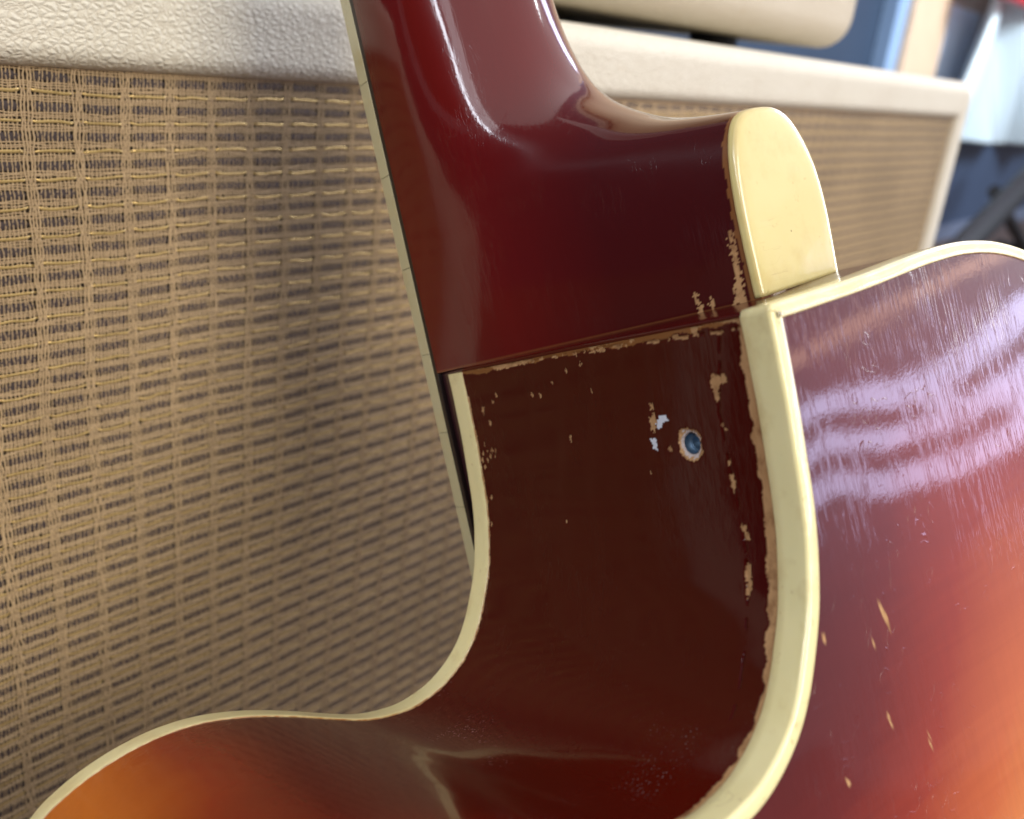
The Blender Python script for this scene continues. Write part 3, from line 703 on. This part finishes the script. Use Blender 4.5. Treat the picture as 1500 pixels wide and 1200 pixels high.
# ------------------------------------------------------------------ amplifier head on the cabinet
head = empty('amplifier_head', (0, 0, ZF), 'tan cream amplifier head with rounded corners sitting on top of the wide cabinet', 'amplifier head')
HX0, HX1, HZ0, HZ1, HY = 175.0, 622.0, 18.0, 215.0, 247.0
cabinet_shell(HX0, HX1, HZ0, HZ1, HY, 220, 30, 20, 16, 10, 'cabinet', M_tolex2, head, ri=4)
mesh_obj('front_panel', *[np.array(a) * MM if i == 0 else a for i, a in enumerate(box(HX0 + 28, HX1 - 28, HY + 10, HY + 18, HZ0 + 28, HZ1 - 28))], M_tan, head, smooth=False)
for fx in (230, 540):
    for fy in (300, 420):
        V_, F_ = bar((fx, fy, 9.9), (fx, fy, 18.5), 14, 20)
        mesh_obj('rubber_foot', np.array(V_) * MM, F_, M_rub, head, smooth=False)

# ------------------------------------------------------------------ room behind
def plain(name, c, rough=.6, var=.15, sc=6, **k):
    m, t, N, L, b = new_mat(name)
    co = N.new('ShaderNodeTexCoord').outputs['Object']
    L.new(mixc(N, L, noise(N, L, co, sc, 4), tuple(x * (1 - var) for x in c), tuple(min(x * (1 + var), 1) for x in c)), b.inputs['Base Color'])
    setp(b, Roughness=rough, **k); return m
def wbox(name, x0, x1, y0, y1, z0, z1, mat, parent=None, r=0.0):
    V_, F_ = box(x0, x1, y0, y1, z0, z1, r)
    V_ = np.array(V_) * MM + (np.array([0, 0, ZF]) if parent is None else 0)
    return mesh_obj(name, V_, F_, mat, parent, smooth=False)
M_floor = plain('dark_brown_floor', (.10, .065, .05), .4, .3, 3)
fl = mesh_obj('floor', np.array([(-4, -4, 0), (9, -4, 0), (9, 4, 0), (-4, 4, 0)]), [[0, 1, 2, 3]], M_floor, smooth=False); tag(fl, kind='structure')
lw = wbox('unseen_left_wall', -3400, -3300, -3500, 1070, -510, 2300, plain('dark_plum_wall', (.065, .05, .06), .8)); tag(lw, 'plain dark plum wall added out of view on the left for reflections', 'wall')  # unseen, added so the horn and side reflect something dark and even
M_navy = plain('navy_paint', (.030, .055, .10), .5)
M_slate = plain('slate_blue_paint', (.045, .075, .14), .5)
YW = 1075
wl = wbox('back_wall', -2500, 2850, YW, YW + 100, -510, 2200, M_navy); tag(wl, 'dark navy wall behind the amplifier', 'wall')
w2 = wbox('dado_wall', 2850, 9000, YW - 30, YW + 100, -455, -134, M_slate); tag(w2, 'slate blue lower wall panel right of the cabinet', 'wall panel')
w3 = wbox('skirting_board', 2850, 9000, YW - 45, YW - 31, -510, -456, plain('grey_blue_skirting', (.16, .20, .30), .5)); tag(w3, 'grey blue skirting board along the floor', 'skirting board')
w4 = wbox('upper_wall', 3236, 9000, YW, YW + 100, -133, 2200, plain('tan_wall_paint', (.42, .33, .27), .6)); tag(w4, 'beige upper wall behind the plastic sheet', 'wall')
fr = wbox('door_post', 2936, 3235, YW - 60, YW + 60, -455 + 322, 2200, plain('pale_pine', (.74, .56, .39), .5, .12, 14), r=6); tag(fr, 'pale pine door post right of the amplifier head', 'door post')
bs = wbox('door_edge', 2851, 2935, YW - 40, YW + 60, -133, 2200, plain('light_blue_paint', (.28, .44, .68), .4)); tag(bs, 'light blue strip between dark wall and pine post', 'trim')
pn = wbox('wall_panel', 3275, 3680, YW - 25, YW - 2, -20, 262, plain('pale_blue_panel', (.56, .65, .80), .5, .05), r=4); tag(pn, 'pale blue board hanging beside the pine post', 'board')
# hanging plastic sheet, real folds
nu, nv = 90, 60
u = np.linspace(0, 1, nu)[:, None]; v = np.linspace(0, 1, nv)[None]
top = 3480 + 300 * u; bot = 3180 + 1750 * u
Xs = top + (bot - top) * v; Zs = 480 - 615 * v - 30 * u * v
Ys = YW - 110 - 45 * np.sin(u * 17 + v * 1.5) * (.3 + .7 * v) - 25 * np.sin(u * 31 + 2 - v * 3)
m, t, N, L, b = new_mat('pale_plastic_film'); setp(b, Base_Color=(.72, .88, .98), Roughness=.25, Transmission_Weight=.15, Coat_Weight=.5); M_film = m
sh = mesh_obj('plastic_sheet', np.stack([Xs, Ys, Zs], -1).reshape(-1, 3) * MM + np.array([0, 0, ZF]), grid_faces(nu, nv), M_film)
tag(sh, 'pale blue plastic sheet hanging in folds at the right edge', 'plastic sheet')
so = sh.modifiers.new('thickness', 'SOLIDIFY'); so.thickness = .003
bk = wbox('black_bag', 4150, 5400, YW - 60, YW - 10, -120, 345, plain('black_fabric', (.008, .010, .018), .7), r=12); tag(bk, 'black bag hanging behind the plastic sheet', 'bag')
rd = wbox('red_case', 3190, 4600, YW - 215, YW - 180, 275, 620, plain('red_vinyl', (.55, .03, .05), .4), r=10); tag(rd, 'red case at the top right corner above the black bag', 'case')
# folding stand
st = empty('folding_stand', (2.95, .70, 0), 'black folding equipment stand with crossed legs in front of the blue wall', 'stand')
M_blk = plain('black_metal', (.006, .008, .012), .6)
def stbar(p, q, r, name='leg'):
    V_, F_ = bar(p, q, r, 16); V_ = np.array(V_) * MM + np.array([0, 0, ZF]) - np.array([2.95, .70, 0]); return mesh_obj(name, V_, F_, M_blk, st, smooth=False)
stbar((2470, 700, -490), (3900, 700, -55), 36); stbar((3900, 760, -490), (2950 + 300, 760, -260), 20)
stbar((2470, 560, -490), (2470, 860, -490), 14, 'foot'); stbar((3900, 560, -490), (3900, 860, -490), 14, 'foot')
